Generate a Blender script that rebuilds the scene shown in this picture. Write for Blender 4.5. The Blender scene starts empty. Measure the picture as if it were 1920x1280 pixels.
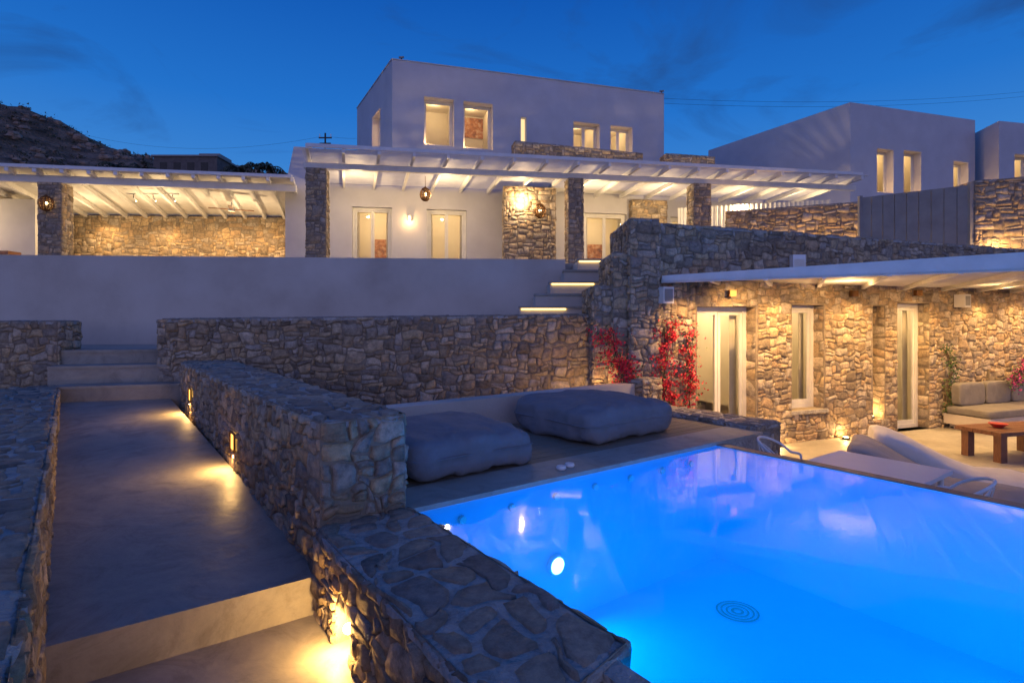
import bpy, math, random
from mathutils import Vector, noise
random.seed(11)
scene=bpy.context.scene
COL=scene.collection
V=Vector
TH=math.radians(36)
def fr(a,b): return (math.cos(TH)*a-math.sin(TH)*b, math.sin(TH)*a+math.cos(TH)*b)
def fr3(a,b,z):
    x,y=fr(a,b); return V((x,y,z))

# ------------------------------------------------------------ materials
def newmat(name):
    m=bpy.data.materials.new(name); m.use_nodes=True
    nt=m.node_tree; nt.nodes.clear()
    out=nt.nodes.new('ShaderNodeOutputMaterial')
    return m,nt,out
def N(nt,t,**k):
    n=nt.nodes.new(t)
    for a,b in k.items(): setattr(n,a,b)
    return n
def ramp(nt,stops,interp='LINEAR'):
    r=nt.nodes.new('ShaderNodeValToRGB'); r.color_ramp.interpolation=interp
    els=r.color_ramp.elements
    while len(els)<len(stops): els.new(0.5)
    for e,(p,c) in zip(els,stops):
        e.position=p; e.color=(c[0],c[1],c[2],1)
    return r
def surf(name,c1,c2,scale=3.0,rough=.8,bump=.3,bscale=40,rough2=None,metal=0,c3=None,spec=.5,dist=.01,stretch=None,spots=None,sk=1.0):
    m,nt,out=newmat(name); L=nt.links.new
    b=N(nt,'ShaderNodeBsdfPrincipled'); b.inputs['Metallic'].default_value=metal
    b.inputs['Specular IOR Level'].default_value=spec
    g=N(nt,'ShaderNodeNewGeometry')
    src=g.outputs['Position']
    if stretch:
        mp=N(nt,'ShaderNodeMapping'); mp.inputs['Scale'].default_value=stretch
        mp.inputs['Rotation'].default_value=(0,0,-TH)
        L(src,mp.inputs['Vector']); src=mp.outputs['Vector']
    n1=N(nt,'ShaderNodeTexNoise'); n1.inputs['Scale'].default_value=scale; n1.inputs['Detail'].default_value=7; n1.inputs['Roughness'].default_value=.6
    L(src,n1.inputs['Vector'])
    st=[(.3,c1),(.7,c2)] if c3 is None else [(.28,c1),(.5,c2),(.72,c3)]
    r=ramp(nt,st); L(n1.outputs['Fac'],r.inputs['Fac']); col=r.outputs['Color']
    if spots:
        n3=N(nt,'ShaderNodeTexNoise'); n3.inputs['Scale'].default_value=spots; n3.inputs['Detail'].default_value=10; n3.inputs['Roughness'].default_value=.75; n3.inputs['Distortion'].default_value=1.2
        L(src,n3.inputs['Vector']); r3=ramp(nt,[(.32,(1-.38*sk,1-.40*sk,1-.42*sk)),(.5,(1,1,1)),(.70,(1+.28*sk,1+.24*sk,1+.16*sk))]); L(n3.outputs['Fac'],r3.inputs['Fac'])
        mm=N(nt,'ShaderNodeMix',data_type='RGBA',blend_type='MULTIPLY'); mm.inputs[0].default_value=1; L(col,mm.inputs[6]); L(r3.outputs['Color'],mm.inputs[7]); col=mm.outputs[2]
    L(col,b.inputs['Base Color'])
    if rough2 is not None:
        mr=N(nt,'ShaderNodeMapRange'); mr.inputs['From Min'].default_value=.3; mr.inputs['From Max'].default_value=.7
        mr.inputs['To Min'].default_value=rough; mr.inputs['To Max'].default_value=rough2
        L(n1.outputs['Fac'],mr.inputs['Value']); L(mr.outputs['Result'],b.inputs['Roughness'])
    else: b.inputs['Roughness'].default_value=rough
    n2=N(nt,'ShaderNodeTexNoise'); n2.inputs['Scale'].default_value=bscale; n2.inputs['Detail'].default_value=5
    L(src,n2.inputs['Vector'])
    bp=N(nt,'ShaderNodeBump'); bp.inputs['Strength'].default_value=bump; bp.inputs['Distance'].default_value=dist
    L(n2.outputs['Fac'],bp.inputs['Height']); L(bp.outputs['Normal'],b.inputs['Normal'])
    L(b.outputs[0],out.inputs[0])
    return m
def stonemat(name,cols,bright=1.0,lo=.5,hi=1.5,bd=.03):
    m,nt,out=newmat(name); L=nt.links.new
    b=N(nt,'ShaderNodeBsdfPrincipled'); b.inputs['Roughness'].default_value=.85; b.inputs['Specular IOR Level'].default_value=.3
    g=N(nt,'ShaderNodeNewGeometry')
    k=len(cols)
    r=ramp(nt,[((i+.0)/k,[x*bright for x in c]) for i,c in enumerate(cols)],'CONSTANT')
    L(g.outputs['Random Per Island'],r.inputs['Fac'])
    n1=N(nt,'ShaderNodeTexNoise'); n1.inputs['Scale'].default_value=13; n1.inputs['Detail'].default_value=10; n1.inputs['Roughness'].default_value=.75
    L(g.outputs['Position'],n1.inputs['Vector'])
    r2=ramp(nt,[(.3,(lo,lo*.97,lo*.93)),(.5,(.97,.94,.9)),(.72,(hi,hi*.95,hi*.86))]); L(n1.outputs['Fac'],r2.inputs['Fac'])
    mx=N(nt,'ShaderNodeMix',data_type='RGBA',blend_type='MULTIPLY'); mx.inputs[0].default_value=1
    L(r.outputs['Color'],mx.inputs[6]); L(r2.outputs['Color'],mx.inputs[7]); L(mx.outputs[2],b.inputs['Base Color'])
    n2=N(nt,'ShaderNodeTexNoise'); n2.inputs['Scale'].default_value=18; n2.inputs['Detail'].default_value=12; n2.inputs['Roughness'].default_value=.72
    L(g.outputs['Position'],n2.inputs['Vector'])
    bp=N(nt,'ShaderNodeBump'); bp.inputs['Strength'].default_value=1; bp.inputs['Distance'].default_value=bd
    L(n2.outputs['Fac'],bp.inputs['Height']); L(bp.outputs['Normal'],b.inputs['Normal'])
    L(b.outputs[0],out.inputs[0]); return m
def emis(name,c,s):
    m,nt,out=newmat(name); e=N(nt,'ShaderNodeEmission'); e.inputs[0].default_value=(*c,1); e.inputs[1].default_value=s
    nt.links.new(e.outputs[0],out.inputs[0]); return m
def glassmat(name,tint,rough,ior,bump=0,bscale=3,vol=False,surface=True):
    m,nt,out=newmat(name); L=nt.links.new
    t=N(nt,'ShaderNodeBsdfTransparent'); t.inputs[0].default_value=(*tint,1)
    if surface:
        g=N(nt,'ShaderNodeBsdfGlossy'); g.inputs['Roughness'].default_value=rough
        f=N(nt,'ShaderNodeFresnel'); f.inputs[0].default_value=ior
        mx=N(nt,'ShaderNodeMixShader')
        if bump:
            ge=N(nt,'ShaderNodeNewGeometry'); n=N(nt,'ShaderNodeTexNoise'); n.inputs['Scale'].default_value=bscale; n.inputs['Detail'].default_value=2
            L(ge.outputs['Position'],n.inputs['Vector'])
            bp=N(nt,'ShaderNodeBump'); bp.inputs['Strength'].default_value=bump; bp.inputs['Distance'].default_value=.05
            L(n.outputs['Fac'],bp.inputs['Height']); L(bp.outputs['Normal'],g.inputs['Normal']); L(bp.outputs['Normal'],f.inputs['Normal'])
        L(f.outputs[0],mx.inputs[0]); L(t.outputs[0],mx.inputs[1]); L(g.outputs[0],mx.inputs[2]); L(mx.outputs[0],out.inputs[0])
    else: L(t.outputs[0],out.inputs[0])
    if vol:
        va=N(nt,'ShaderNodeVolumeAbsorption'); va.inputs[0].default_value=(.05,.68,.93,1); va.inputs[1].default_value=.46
        ve=N(nt,'ShaderNodeEmission'); ve.inputs[0].default_value=(.0,.30,.75,1); ve.inputs[1].default_value=.20  # even blue glow added to the volume, standing in for scattered lamp light
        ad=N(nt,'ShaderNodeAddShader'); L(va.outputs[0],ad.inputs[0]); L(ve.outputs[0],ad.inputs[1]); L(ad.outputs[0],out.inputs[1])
    return m

STONE=stonemat('rubble_stone',[(.36,.28,.19),(.46,.37,.26),(.24,.195,.145),(.51,.43,.33),(.33,.28,.22),(.42,.31,.20),(.28,.24,.20),(.48,.37,.235),(.40,.35,.29),(.34,.26,.17)],1.08,lo=.42,hi=1.6)
STONEC=stonemat('cap_stone',[(.34,.29,.235),(.42,.36,.29),(.27,.235,.20),(.38,.32,.25),(.32,.285,.25)],lo=.55,hi=1.45)
MORTAR=surf('mortar',(.20,.16,.115),(.32,.26,.19),14,.95,.6,60)
MORTARC=surf('cap_mortar',(.33,.305,.265),(.49,.45,.395),7,.9,.9,30,dist=.035,spots=9)
WHITE=surf('white_plaster',(.49,.48,.50),(.57,.56,.58),1.3,.85,.25,50)
CREAM=surf('terrace_plaster',(.48,.415,.345),(.58,.515,.435),.9,.8,.25,40,c3=(.64,.575,.495))
PAINT=surf('white_painted_timber',(.66,.65,.63),(.78,.77,.75),4,.55,.15,60)
FRAME=surf('painted_frame',(.64,.62,.57),(.74,.72,.66),5,.45,.1,60)
CONC=surf('polished_cement',(.235,.215,.18),(.30,.275,.23),1.5,.40,.35,8,rough2=.66,c3=(.39,.355,.30),dist=.015,spots=2.8,sk=.85)
FLOORC=surf('cement_floor',(.30,.27,.22),(.42,.39,.33),1.4,.4,.25,12,rough2=.65,spots=4,sk=.7)
WOOD=surf('deck_wood',(.17,.135,.095),(.30,.24,.17),5,.6,.3,60,stretch=(1,14,1))
REDWOOD=surf('table_wood',(.13,.05,.025),(.23,.095,.045),6,.4,.2,50,stretch=(2,14,2))
POOLM=surf('pool_mosaic',(.42,.64,.80),(.52,.72,.86),2,.5,.1,70)
PADG=surf('pad_fabric_grey',(.175,.17,.18),(.225,.215,.225),5,.85,.5,7,dist=.03)
PADT=surf('lounger_fabric_taupe',(.40,.34,.27),(.50,.43,.35),5,.9,.4,8,dist=.02)
PADS=surf('sofa_fabric_grey',(.17,.155,.14),(.23,.21,.19),5,.9,.4,8,dist=.02)
PADW=surf('lounger_fabric_white',(.72,.66,.56),(.82,.76,.66),5,.9,.4,8,dist=.02)
PLAST=surf('white_plastic',(.78,.78,.76),(.82,.82,.80),5,.3,.05,60)
METAL=surf('dark_metal',(.03,.03,.03),(.06,.055,.05),8,.45,.2,60,metal=.8)
BRASS=surf('lantern_brass',(.16,.08,.035),(.28,.14,.05),10,.4,.3,60,metal=.7)
FENCEM=surf('grey_fence_board',(.22,.21,.20),(.30,.29,.27),3,.6,.2,40)
RIMM=surf('dark_pool_rim',(.08,.085,.10),(.14,.145,.16),4,.35,.2,40)
HILL=surf('hill_scrub',(.065,.052,.032),(.22,.155,.10),.45,.95,1,2.2,c3=(.44,.30,.21),dist=1.2,spots=.8)
GROUNDM=surf('dry_soil',(.10,.08,.06),(.2,.16,.12),1,.95,1,12,dist=.05)
LEAF=surf('leaf_green',(.04,.08,.02),(.09,.15,.035),14,.6,.1,60)
DLEAF=surf('scrub_leaf',(.035,.04,.018),(.09,.085,.04),3,.8,.1,60)
RFLOW=surf('bougainvillea_red',(.62,.02,.035),(.85,.05,.08),20,.6,.1,60)
PFLOW=surf('bougainvillea_pink',(.45,.03,.20),(.62,.09,.30),20,.6,.1,60)
BARK=surf('vine_bark',(.08,.05,.03),(.16,.11,.07),12,.9,.5,40)
CURT=surf('curtain_linen',(.70,.64,.52),(.80,.74,.62),6,.9,.1,60)
ROOMM=surf('room_paint',(.66,.60,.49),(.73,.67,.56),1.5,.9,.1,40)
PICT=surf('painting_canvas',(.08,.05,.04),(.42,.17,.06),7,.7,.1,40,c3=(.6,.5,.36))
REDC=surf('red_ceramic',(.5,.04,.03),(.6,.06,.05),5,.3,.1,40)
GLASS=glassmat('window_glass',(.95,.95,.93),.02,1.45)
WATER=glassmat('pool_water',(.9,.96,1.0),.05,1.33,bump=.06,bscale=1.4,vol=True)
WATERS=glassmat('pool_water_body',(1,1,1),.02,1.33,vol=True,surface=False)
WARM=(1,.58,.22); WARM2=(1,.70,.36); CANDLE=(1,.56,.17)
LAMP=emis('lamp_glow',(1,.72,.32),22)
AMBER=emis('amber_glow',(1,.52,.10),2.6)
STRIP=emis('strip_glow',(1,.66,.18),5)
POOLLAMP=emis('pool_lamp_glow',(.45,.85,1),9)

# ------------------------------------------------------------ mesh builder
WL={}
class M:
    def __init__(s): s.v=[];s.f=[];s.mi=[];s.mats=[];s.sm=[]
    def m(s,mat):
        if mat not in s.mats: s.mats.append(mat)
        return s.mats.index(mat)
    def face(s,pts,mat,smooth=False):
        k=len(s.v); s.v.extend([tuple(p) for p in pts]); s.f.append(tuple(range(k,k+len(pts)))); s.mi.append(s.m(mat)); s.sm.append(smooth)
    def grid(s,rows,mat,smooth=True,closed=False):
        k=len(s.v); nr=len(rows); nc=len(rows[0]); mi=s.m(mat)
        for r in rows: s.v.extend([tuple(p) for p in r])
        for i in range(nr-1):
            for j in range(nc if closed else nc-1):
                j2=(j+1)%nc
                s.f.append((k+i*nc+j,k+i*nc+j2,k+(i+1)*nc+j2,k+(i+1)*nc+j)); s.mi.append(mi); s.sm.append(smooth)
    def prism(s,poly,z0,z1,mat,bottom=True,top=None):
        n=len(poly)
        zt=z1 if isinstance(z1,(list,tuple)) else [z1]*n
        zb=z0 if isinstance(z0,(list,tuple)) else [z0]*n
        for i in range(n):
            j=(i+1)%n
            s.face([(*poly[i],zb[i]),(*poly[j],zb[j]),(*poly[j],zt[j]),(*poly[i],zt[i])],mat)
        s.face([(*poly[i],zt[i]) for i in range(n)],top or mat)
        if bottom: s.face([(*poly[i],zb[i]) for i in reversed(range(n))],mat)
    def beam(s,p,q,w,h,mat):
        p=V(p);q=V(q); d=(q-p).normalized(); up=V((0,0,1))
        if abs(d.z)>.95: up=V((0,1,0))
        r=d.cross(up).normalized()*w/2; u=r.cross(d).normalized()*h/2
        A=[p-r-u,p+r-u,p+r+u,p-r+u]; B=[x+(q-p) for x in A]
        for i in range(4):
            j=(i+1)%4; s.face([A[i],A[j],B[j],B[i]],mat)
        s.face(A[::-1],mat); s.face(B,mat)
    def cyl(s,p,q,r0,r1,mat,n=12,caps=True):
        p=V(p);q=V(q); d=(q-p).normalized(); up=V((0,0,1)) if abs(d.z)<.9 else V((1,0,0))
        a=d.cross(up).normalized(); b=d.cross(a)
        R=[[c+a*math.cos(t*2*math.pi/n)*r+b*math.sin(t*2*math.pi/n)*r for t in range(n)] for c,r in ((p,r0),(q,r1))]
        s.grid(R,mat,True,True)
        if caps: s.face(R[0],mat); s.face(R[1][::-1],mat)
    def tube(s,pts,r,mat,n=8):
        pts=[V(p) for p in pts]; rows=[]
        prev=None
        for i,p in enumerate(pts):
            d=(pts[min(i+1,len(pts)-1)]-pts[max(i-1,0)]).normalized()
            up=V((0,0,1)) if abs(d.z)<.9 else V((1,0,0))
            a=d.cross(up).normalized() if prev is None else (prev-d*prev.dot(d)).normalized()
            prev=a; b=d.cross(a)
            rr=r[i] if isinstance(r,list) else r
            rows.append([p+a*math.cos(t*2*math.pi/n)*rr+b*math.sin(t*2*math.pi/n)*rr for t in range(n)])
        s.grid(rows,mat,True,True); s.face(rows[0][::-1],mat); s.face(rows[-1],mat)
    def ball(s,c,r,mat,n=10,sz=1):
        c=V(c); rows=[]
        for i in range(n+1):
            a=math.pi*i/n
            rows.append([c+V((math.sin(a)*math.cos(2*math.pi*j/(n*1.5//1))*r,math.sin(a)*math.sin(2*math.pi*j/(n*1.5//1))*r,-math.cos(a)*r*sz)) for j in range(int(n*1.5))])
        s.grid(rows,mat,True,True)
    def obj(s,name,parent=None,label=None,category=None,kind=None,group=None):
        if not s.v: return None
        xs=[v[0] for v in s.v];ys=[v[1] for v in s.v];zs=[v[2] for v in s.v]
        o=V(((min(xs)+max(xs))/2,(min(ys)+max(ys))/2,min(zs)))
        me=bpy.data.meshes.new(name)
        me.from_pydata([(a-o.x,b-o.y,c-o.z) for a,b,c in s.v],[],s.f)
        for mt in s.mats: me.materials.append(mt)
        me.polygons.foreach_set('material_index',s.mi); me.polygons.foreach_set('use_smooth',s.sm); me.update()
        ob=bpy.data.objects.new(name,me); COL.objects.link(ob)
        WL[ob.name]=o
        if parent: ob.parent=parent; ob.location=o-WL[parent.name]
        else: ob.location=o
        tag(ob,label,category,kind,group); return ob
def tag(ob,label=None,category=None,kind=None,group=None):
    if label: ob['label']=label
    if category: ob['category']=category
    if kind: ob['kind']=kind
    if group: ob['group']=group
def E(name,loc,label,category,group=None,kind=None):
    ob=bpy.data.objects.new(name,None); COL.objects.link(ob); ob.location=V(loc); ob.empty_display_size=.2
    WL[ob.name]=V(loc); tag(ob,label,category,kind,group); return ob
def pt(loc,w,c=WARM,r=.06,name='lamp_light'):
    l=bpy.data.lights.new(name,'POINT'); l.energy=w; l.color=c; l.shadow_soft_size=r
    o=bpy.data.objects.new(name,l); o.location=loc; COL.objects.link(o); return o
def spot(loc,tgt,w,ang=80,c=WARM,r=.04,blend=.6,name='spot_light'):
    l=bpy.data.lights.new(name,'SPOT'); l.energy=w; l.color=c; l.shadow_soft_size=r; l.spot_size=math.radians(ang); l.spot_blend=blend
    o=bpy.data.objects.new(name,l); o.location=loc; o.rotation_euler=(V(tgt)-V(loc)).to_track_quat('-Z','Y').to_euler(); COL.objects.link(o); return o
def disc(loc,dirn,w,c,size,name='disc_light',spread=180):
    l=bpy.data.lights.new(name,'AREA'); l.shape='DISK'; l.size=size; l.energy=w; l.color=c; l.spread=math.radians(spread)
    o=bpy.data.objects.new(name,l); o.location=loc; o.rotation_euler=V(dirn).to_track_quat('-Z','Y').to_euler(); COL.objects.link(o); return o

# ------------------------------------------------------------ stone faces
def bil(P,s,t):
    return P[0]*(1-s)*(1-t)+P[1]*s*(1-t)+P[2]*s*t+P[3]*(1-s)*t
def dims(P): return ((P[1]-P[0]).length+(P[2]-P[3]).length)/2,((P[3]-P[0]).length+(P[2]-P[1]).length)/2
SEED=[0]
def stones(m,P,cell=.08,relief=.03,holes=(),mat=None,hi=True,cap=False):
    mat=mat or STONE; SEED[0]+=1; sd=SEED[0]*7.31; rnd=random.Random(SEED[0])
    P=[V(p) for p in P]; U,W=dims(P)
    nu=max(1,round(U/cell)); nv=max(1,round(W/cell)); cu=U/nu; cv=W/nv
    n=(P[1]-P[0]).cross(P[3]-P[0]).normalized()
    occ=[[False]*nv for _ in range(nu)]
    for (u0,u1,v0,v1) in holes:
        for i in range(nu):
            for j in range(nv):
                if (i+.9)*cu>u0 and (i+.1)*cu<u1 and (j+.9)*cv>v0 and (j+.1)*cv<v1: occ[i][j]=True
    S=[-1,-.90,-.35,.35,.90,1] if hi else [-1,-.88,.88,1]
    wmax=[1,1,2,2,3,3,4,4,5] if not cap else [2,2,3,3,4,5]
    hmax=[1,1,1,2,2,2,3] if not cap else [1,2,2,3,3]
    for j in range(nv):
        for i in range(nu):
            if occ[i][j]: continue
            w=rnd.choice(wmax); h=rnd.choice(hmax)
            if not cap and h==3 and w<3: h=2
            k=0
            while k<w and i+k<nu and not occ[i+k][j]: k+=1
            w=k; hh=1
            while hh<h and j+hh<nv and all(not occ[i+q][j+hh] for q in range(w)): hh+=1
            h=hh
            for a in range(w):
                for b in range(h): occ[i+a][j+b]=True
            g=(.002+rnd.random()*.0045)*(1 if hi else 1.3) if not cap else (.008+rnd.random()*.018)
            hu=w*cu/2-g; hv=h*cv/2-g
            if hu<.01 or hv<.01: continue
            cx=(i+w/2)*cu; cy=(j+h/2)*cv
            rel=relief*(.35+1.0*rnd.random()); kr=.02+.10*rnd.random()**1.5 if not cap else .05+.2*rnd.random()
            tx=(rnd.random()-.5)*relief*.9; ty=(rnd.random()-.5)*relief*.9
            sk=(rnd.random()-.5)*.16; sk2=(rnd.random()-.5)*.16
            if cap: sk*=2.2; sk2*=2.2
            kx=[kr*(.3+1.6*rnd.random()) for _ in range(4)]
            rows=[]
            for b,t in enumerate(S):
                row=[]
                for a,s in enumerate(S):
                    kc=kx[(1 if s>0 else 0)+(2 if t>0 else 0)]
                    ss=s*(1-kc*t**6)*(1+sk*t*.4); tt=t*(1-kc*s**6)*(1+sk2*s*.4)
                    u=cx+ss*hu; v=cy+tt*hv
                    fu=max(0,min(1,u/cell,(U-u)/cell)); fv=max(0,min(1,v/cell,(W-v)/cell))
                    q=V((u/(cell*2.6),v/(cell*2.6),sd)); am=cell*(1.0 if not cap else 1.5)
                    for (u0,u1,v0,v1) in holes:
                        if u0-cell*2<u<u1+cell*2 and v0-cell*2<v<v1+cell*2: am=cell*.25
                    u+=noise.noise(q)*am*fu; v+=noise.noise(q+V((31.7,5,2)))*am*fv
                    q2=V((u*30,v*30,sd+3)); jt=.010 if hi else .007
                    edge=max(abs(s),abs(t))
                    if edge>.95: d=-.007; u+=noise.noise(q2)*jt; v+=noise.noise(q2+V((9,9,9)))*jt
                    elif edge>.7: d=rel*.88
                    else: d=rel
                    if edge<.95: d+=tx*s+ty*t+noise.noise(q2)*relief*.6
                    if cap: d=max(d,-.004)+.002 if edge<.95 else -.012
                    row.append(bil(P,u/U,v/W)+n*d)
                rows.append(row)
            m.grid(rows,mat,True)
def roughcap(m,T,amp=.012,step=.05,over=.020):
    T=[V(t) for t in T]
    n=(T[1]-T[0]).cross(T[3]-T[0]).normalized()
    U,W=dims(T); nu=max(3,int(U/step)); nv=max(3,int(W/step))
    rows=[]; k=random.random()*50
    for j in range(-1,nv+2):
        row=[]
        for i in range(-1,nu+2):
            s=min(1,max(0,i/nu)); t=min(1,max(0,j/nv)); p=bil(T,s,t)
            q=V((p.x*9,p.y*9,k)); z=noise.noise(q)*amp+noise.noise(q*3)*amp*.4
            e=0
            if i in (0,nu): e=1
            if j in (0,nv): e=1
            if i<0 or j<0 or i>nu or j>nv: e=2
            ou=(T[1]-T[0]).normalized()*(1 if s>=1 else -1 if s<=0 else 0)+(T[3]-T[0]).normalized()*(1 if t>=1 else -1 if t<=0 else 0)
            if (s in (0,1)) and (t in (0,1)): ou*=-.6
            p=p+ou*(over*(.6+1.3*noise.noise(V((p.x*7,p.y*7,k+5)))))*(1 if e else 0)
            if e==1: z-=.010
            if e==2: z=-.045
            row.append(p+n*z)
        rows.append(row)
    m.grid(rows,MORTARC,True)
def wallface(m,P,mat,holes=(),depth=.3,rmat=None):
    P=[V(p) for p in P]; U,W=dims(P); n=(P[1]-P[0]).cross(P[3]-P[0]).normalized()
    us=sorted({0,U,*[h[0] for h in holes],*[h[1] for h in holes]}); vs=sorted({0,W,*[h[2] for h in holes],*[h[3] for h in holes]})
    us=[min(max(x,0),U) for x in us]; vs=[min(max(x,0),W) for x in vs]
    for a,b in zip(us,us[1:]):
        for c,d in zip(vs,vs[1:]):
            mu=(a+b)/2; mv=(c+d)/2
            if any(h[0]<mu<h[1] and h[2]<mv<h[3] for h in holes): continue
            m.face([bil(P,a/U,c/W),bil(P,b/U,c/W),bil(P,b/U,d/W),bil(P,a/U,d/W)],mat)
    for (a,b,c,d) in holes:
        c=max(c,0)
        q=[bil(P,a/U,c/W),bil(P,b/U,c/W),bil(P,b/U,d/W),bil(P,a/U,d/W)]; r=[x-n*depth for x in q]
        for i in range(4):
            j=(i+1)%4; m.face([q[i],r[i],r[j],q[j]],rmat or mat)
def stone_faces(m,P,cell,relief,holes=(),hi=True,depth=.2,rmat=None):
    wallface(m,P,MORTAR,holes,depth,rmat); stones(m,P,cell,relief,holes,hi=hi)
def stone_block(m,poly,z0,zt,cell=.06,relief=.018,sides=None,cap=True,hi=True,holes=None,depth=.2,rmat=None,ccell=None):
    n=len(poly); zt=zt if isinstance(zt,(list,tuple)) else [zt]*n
    for i in range(n):
        j=(i+1)%n
        P=[(*poly[i],z0),(*poly[j],z0),(*poly[j],zt[j]),(*poly[i],zt[i])]
        if sides is None or i in sides: stone_faces(m,P,cell,relief,(holes or {}).get(i,()),hi,depth,rmat)
        else: wallface(m,P,MORTAR)
    T=[V((*poly[i],zt[i])) for i in range(n)]
    if cap and n==4:
        roughcap(m,T)
        if (T[1]-T[0]).length<(T[2]-T[1]).length: T=[T[1],T[2],T[3],T[0]]
        stones(m,[t+V((0,0,.004)) for t in T],ccell or cell*1.15,.009,(),STONEC,hi,cap=True)
    else: m.face(T,MORTARC)

# ------------------------------------------------------------ windows
def window(parent,O,d,s0,s1,z0,z1,rec=.25,leaves=2,name='window',fw=.07,w_in=10,curt=True,lit=None,pic=False,e=.55,dep=2.2,lr=1):
    d=V((d[0],d[1],0)).normalized(); n=V((d.y,-d.x,0)); O=V((O[0],O[1],0))
    def p(s,out,z): return O+d*s+n*out+V((0,0,z))
    g=.004
    s0+=g;s1-=g;z1-=g
    w=E(name,p((s0+s1)/2,-rec,z0),None,None); w.parent=parent; w.location=WL[w.name]-WL[parent.name]
    f=M(); t=.07
    def bar(a,b,c,e_,th=t,o=-rec):
        q=[p(a,o,c),p(b,o,c),p(b,o,e_),p(a,o,e_)]; r=[x-n*th for x in q]
        f.face(q,FRAME)
        for i in range(4): j=(i+1)%4; f.face([q[i],r[i],r[j],q[j]],FRAME)
        f.face(r[::-1],FRAME)
    bar(s0,s0+fw,z0,z1); bar(s1-fw,s1,z0,z1); bar(s0+fw,s1-fw,z1-fw,z1); bar(s0+fw,s1-fw,z0,z0+fw)
    W_=(s1-s0-2*fw)/leaves; lf=.05
    for k in range(leaves):
        a=s0+fw+k*W_+.004; b=a+W_-.008; c=z0+fw+.004; e_=z1-fw-.004; o=-rec-.015
        bar(a,a+lf,c,e_,.045,o); bar(b-lf,b,c,e_,.045,o); bar(a+lf,b-lf,e_-lf,e_,.045,o); bar(a+lf,b-lf,c,c+lf*1.3,.045,o)
    f.obj('frame',w)
    G=M(); o=-rec-.04
    G.face([p(s0+fw,o,z0+fw),p(s1-fw,o,z0+fw),p(s1-fw,o,z1-fw),p(s0+fw,o,z1-fw)],GLASS); G.obj('glass_pane',w)
    R=M(); bk=-rec-dep; fo=-rec-t-.01
    a,b,c,dd=s0-e,s1+e,z0-.02,z1+.25
    R.face([p(a,bk,c),p(b,bk,c),p(b,bk,dd),p(a,bk,dd)],ROOMM)
    R.face([p(a,bk,c),p(a,bk,dd),p(a,fo,dd),p(a,fo,c)],ROOMM); R.face([p(b,bk,c),p(b,fo,c),p(b,fo,dd),p(b,bk,dd)],ROOMM)
    R.face([p(a,bk,dd),p(b,bk,dd),p(b,fo,dd),p(a,fo,dd)],ROOMM); R.face([p(a,bk,c),p(a,fo,c),p(b,fo,c),p(b,bk,c)],WOOD)
    R.face([p(a,fo,c),p(a,fo,dd),p(s0,fo,dd),p(s0,fo,c)],ROOMM); R.face([p(s1,fo,c),p(s1,fo,dd),p(b,fo,dd),p(b,fo,c)],ROOMM)
    R.face([p(s0,fo,z1),p(s0,fo,dd),p(s1,fo,dd),p(s1,fo,z1)],ROOMM)
    if z1-z0>1.9:
        for (x0,x1,y0,y1,za,zb,mm) in ((a+.1,a+.9,bk+.02,bk+.5,c,c+.75,REDWOOD),(b-.7,b-.2,bk+.3,bk+.8,c,c+.45,PADT)):
            q0=p(x0,y0,0);q1=p(x1,y0,0);q2=p(x1,y1,0);q3=p(x0,y1,0)
            R.prism([(q3.x,q3.y),(q2.x,q2.y),(q1.x,q1.y),(q0.x,q0.y)][::-1],za+.01,zb,mm)
    R.obj('room_interior',w)
    if pic:
        K=M(); x0=(s0+s1)/2-.1; K.face([p(x0,bk+.03,z0+1.0),p(x0+.85,bk+.03,z0+1.0),p(x0+.85,bk+.03,z0+1.75),p(x0,bk+.03,z0+1.75)],PICT); K.obj('painting',w)
    if curt:
        wd=(s1-s0)*.13
        for (x0,x1) in ((s0+.03,s0+.03+wd),(s1-.03-wd,s1-.03)):
            K=M(); rows=[]
            for zz in (z0+.03,z1-.02):
                rows.append([p(x0+(x1-x0)*i/24,fo-.12+.035*math.sin(i*1.25),zz) for i in range(25)])
            K.grid(rows,CURT); K.obj('curtain',w)
    pt(p((s0+s1)/2,-rec-dep*.5,z1+.12),w_in,WARM2,.06,'room_light')
    if lit:
        pt(p(s0+.10 if lr>0 else s1-.10,-rec*.5,z0+.06),lit,WARM,.025,'reveal_light')
        K=M(); K.ball(p(s0+.10 if lr>0 else s1-.10,-rec*.5,z0+.03),.022,LAMP,6); K.obj('reveal_lamp',w)
    return w

# ============================================================ TERRAIN
RID=[(-140,34),(-90,31.5),(-74,30.6),(-69,29.9),(-64,27.5),(-57,25.4),(-51,23.2),(-41.5,22.2),(-34,21.2),(-20,19),(3,14),(40,11),(160,8)]
def ridge(x):
    if x<=RID[0][0]: return RID[0][1]
    for (a,b),(c,d) in zip(RID,RID[1:]):
        if x<=c: return b+(d-b)*(x-a)/(c-a)
    return RID[-1][1]
def sstep(a,b,x):
    t=min(1,max(0,(x-a)/(b-a))); return t*t*(3-2*t)
def terr(x,y):
    z=-3.2+sstep(12,16,y)*4.1
    if y>26:
        k=min(1,(y-26)/54)
        z+=(ridge(x)-1)*k**1.3
        z+=(noise.fractal(V((x*.06,y*.06,3)),1,2,5)*1.8+abs(noise.noise(V((x*.22,y*.22,8))))*1.2)*min(1,k*1.4)*(1 if x<-15 else .4)
        if y>85: z*=max(0,1-(y-85)/250)
    return z
m=M()
xs=[-600,-300,-180]+[-150+2.2*i for i in range(137)]+[180,300,600]
ys=[-400,-100,-20,8,11,12,13,14,15,16,20,26]+[28+2*i for i in range(40)]+[115,140,180,260,400,700]
m.grid([[V((x,y,terr(x,y))) for x in xs] for y in ys],HILL)
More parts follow.
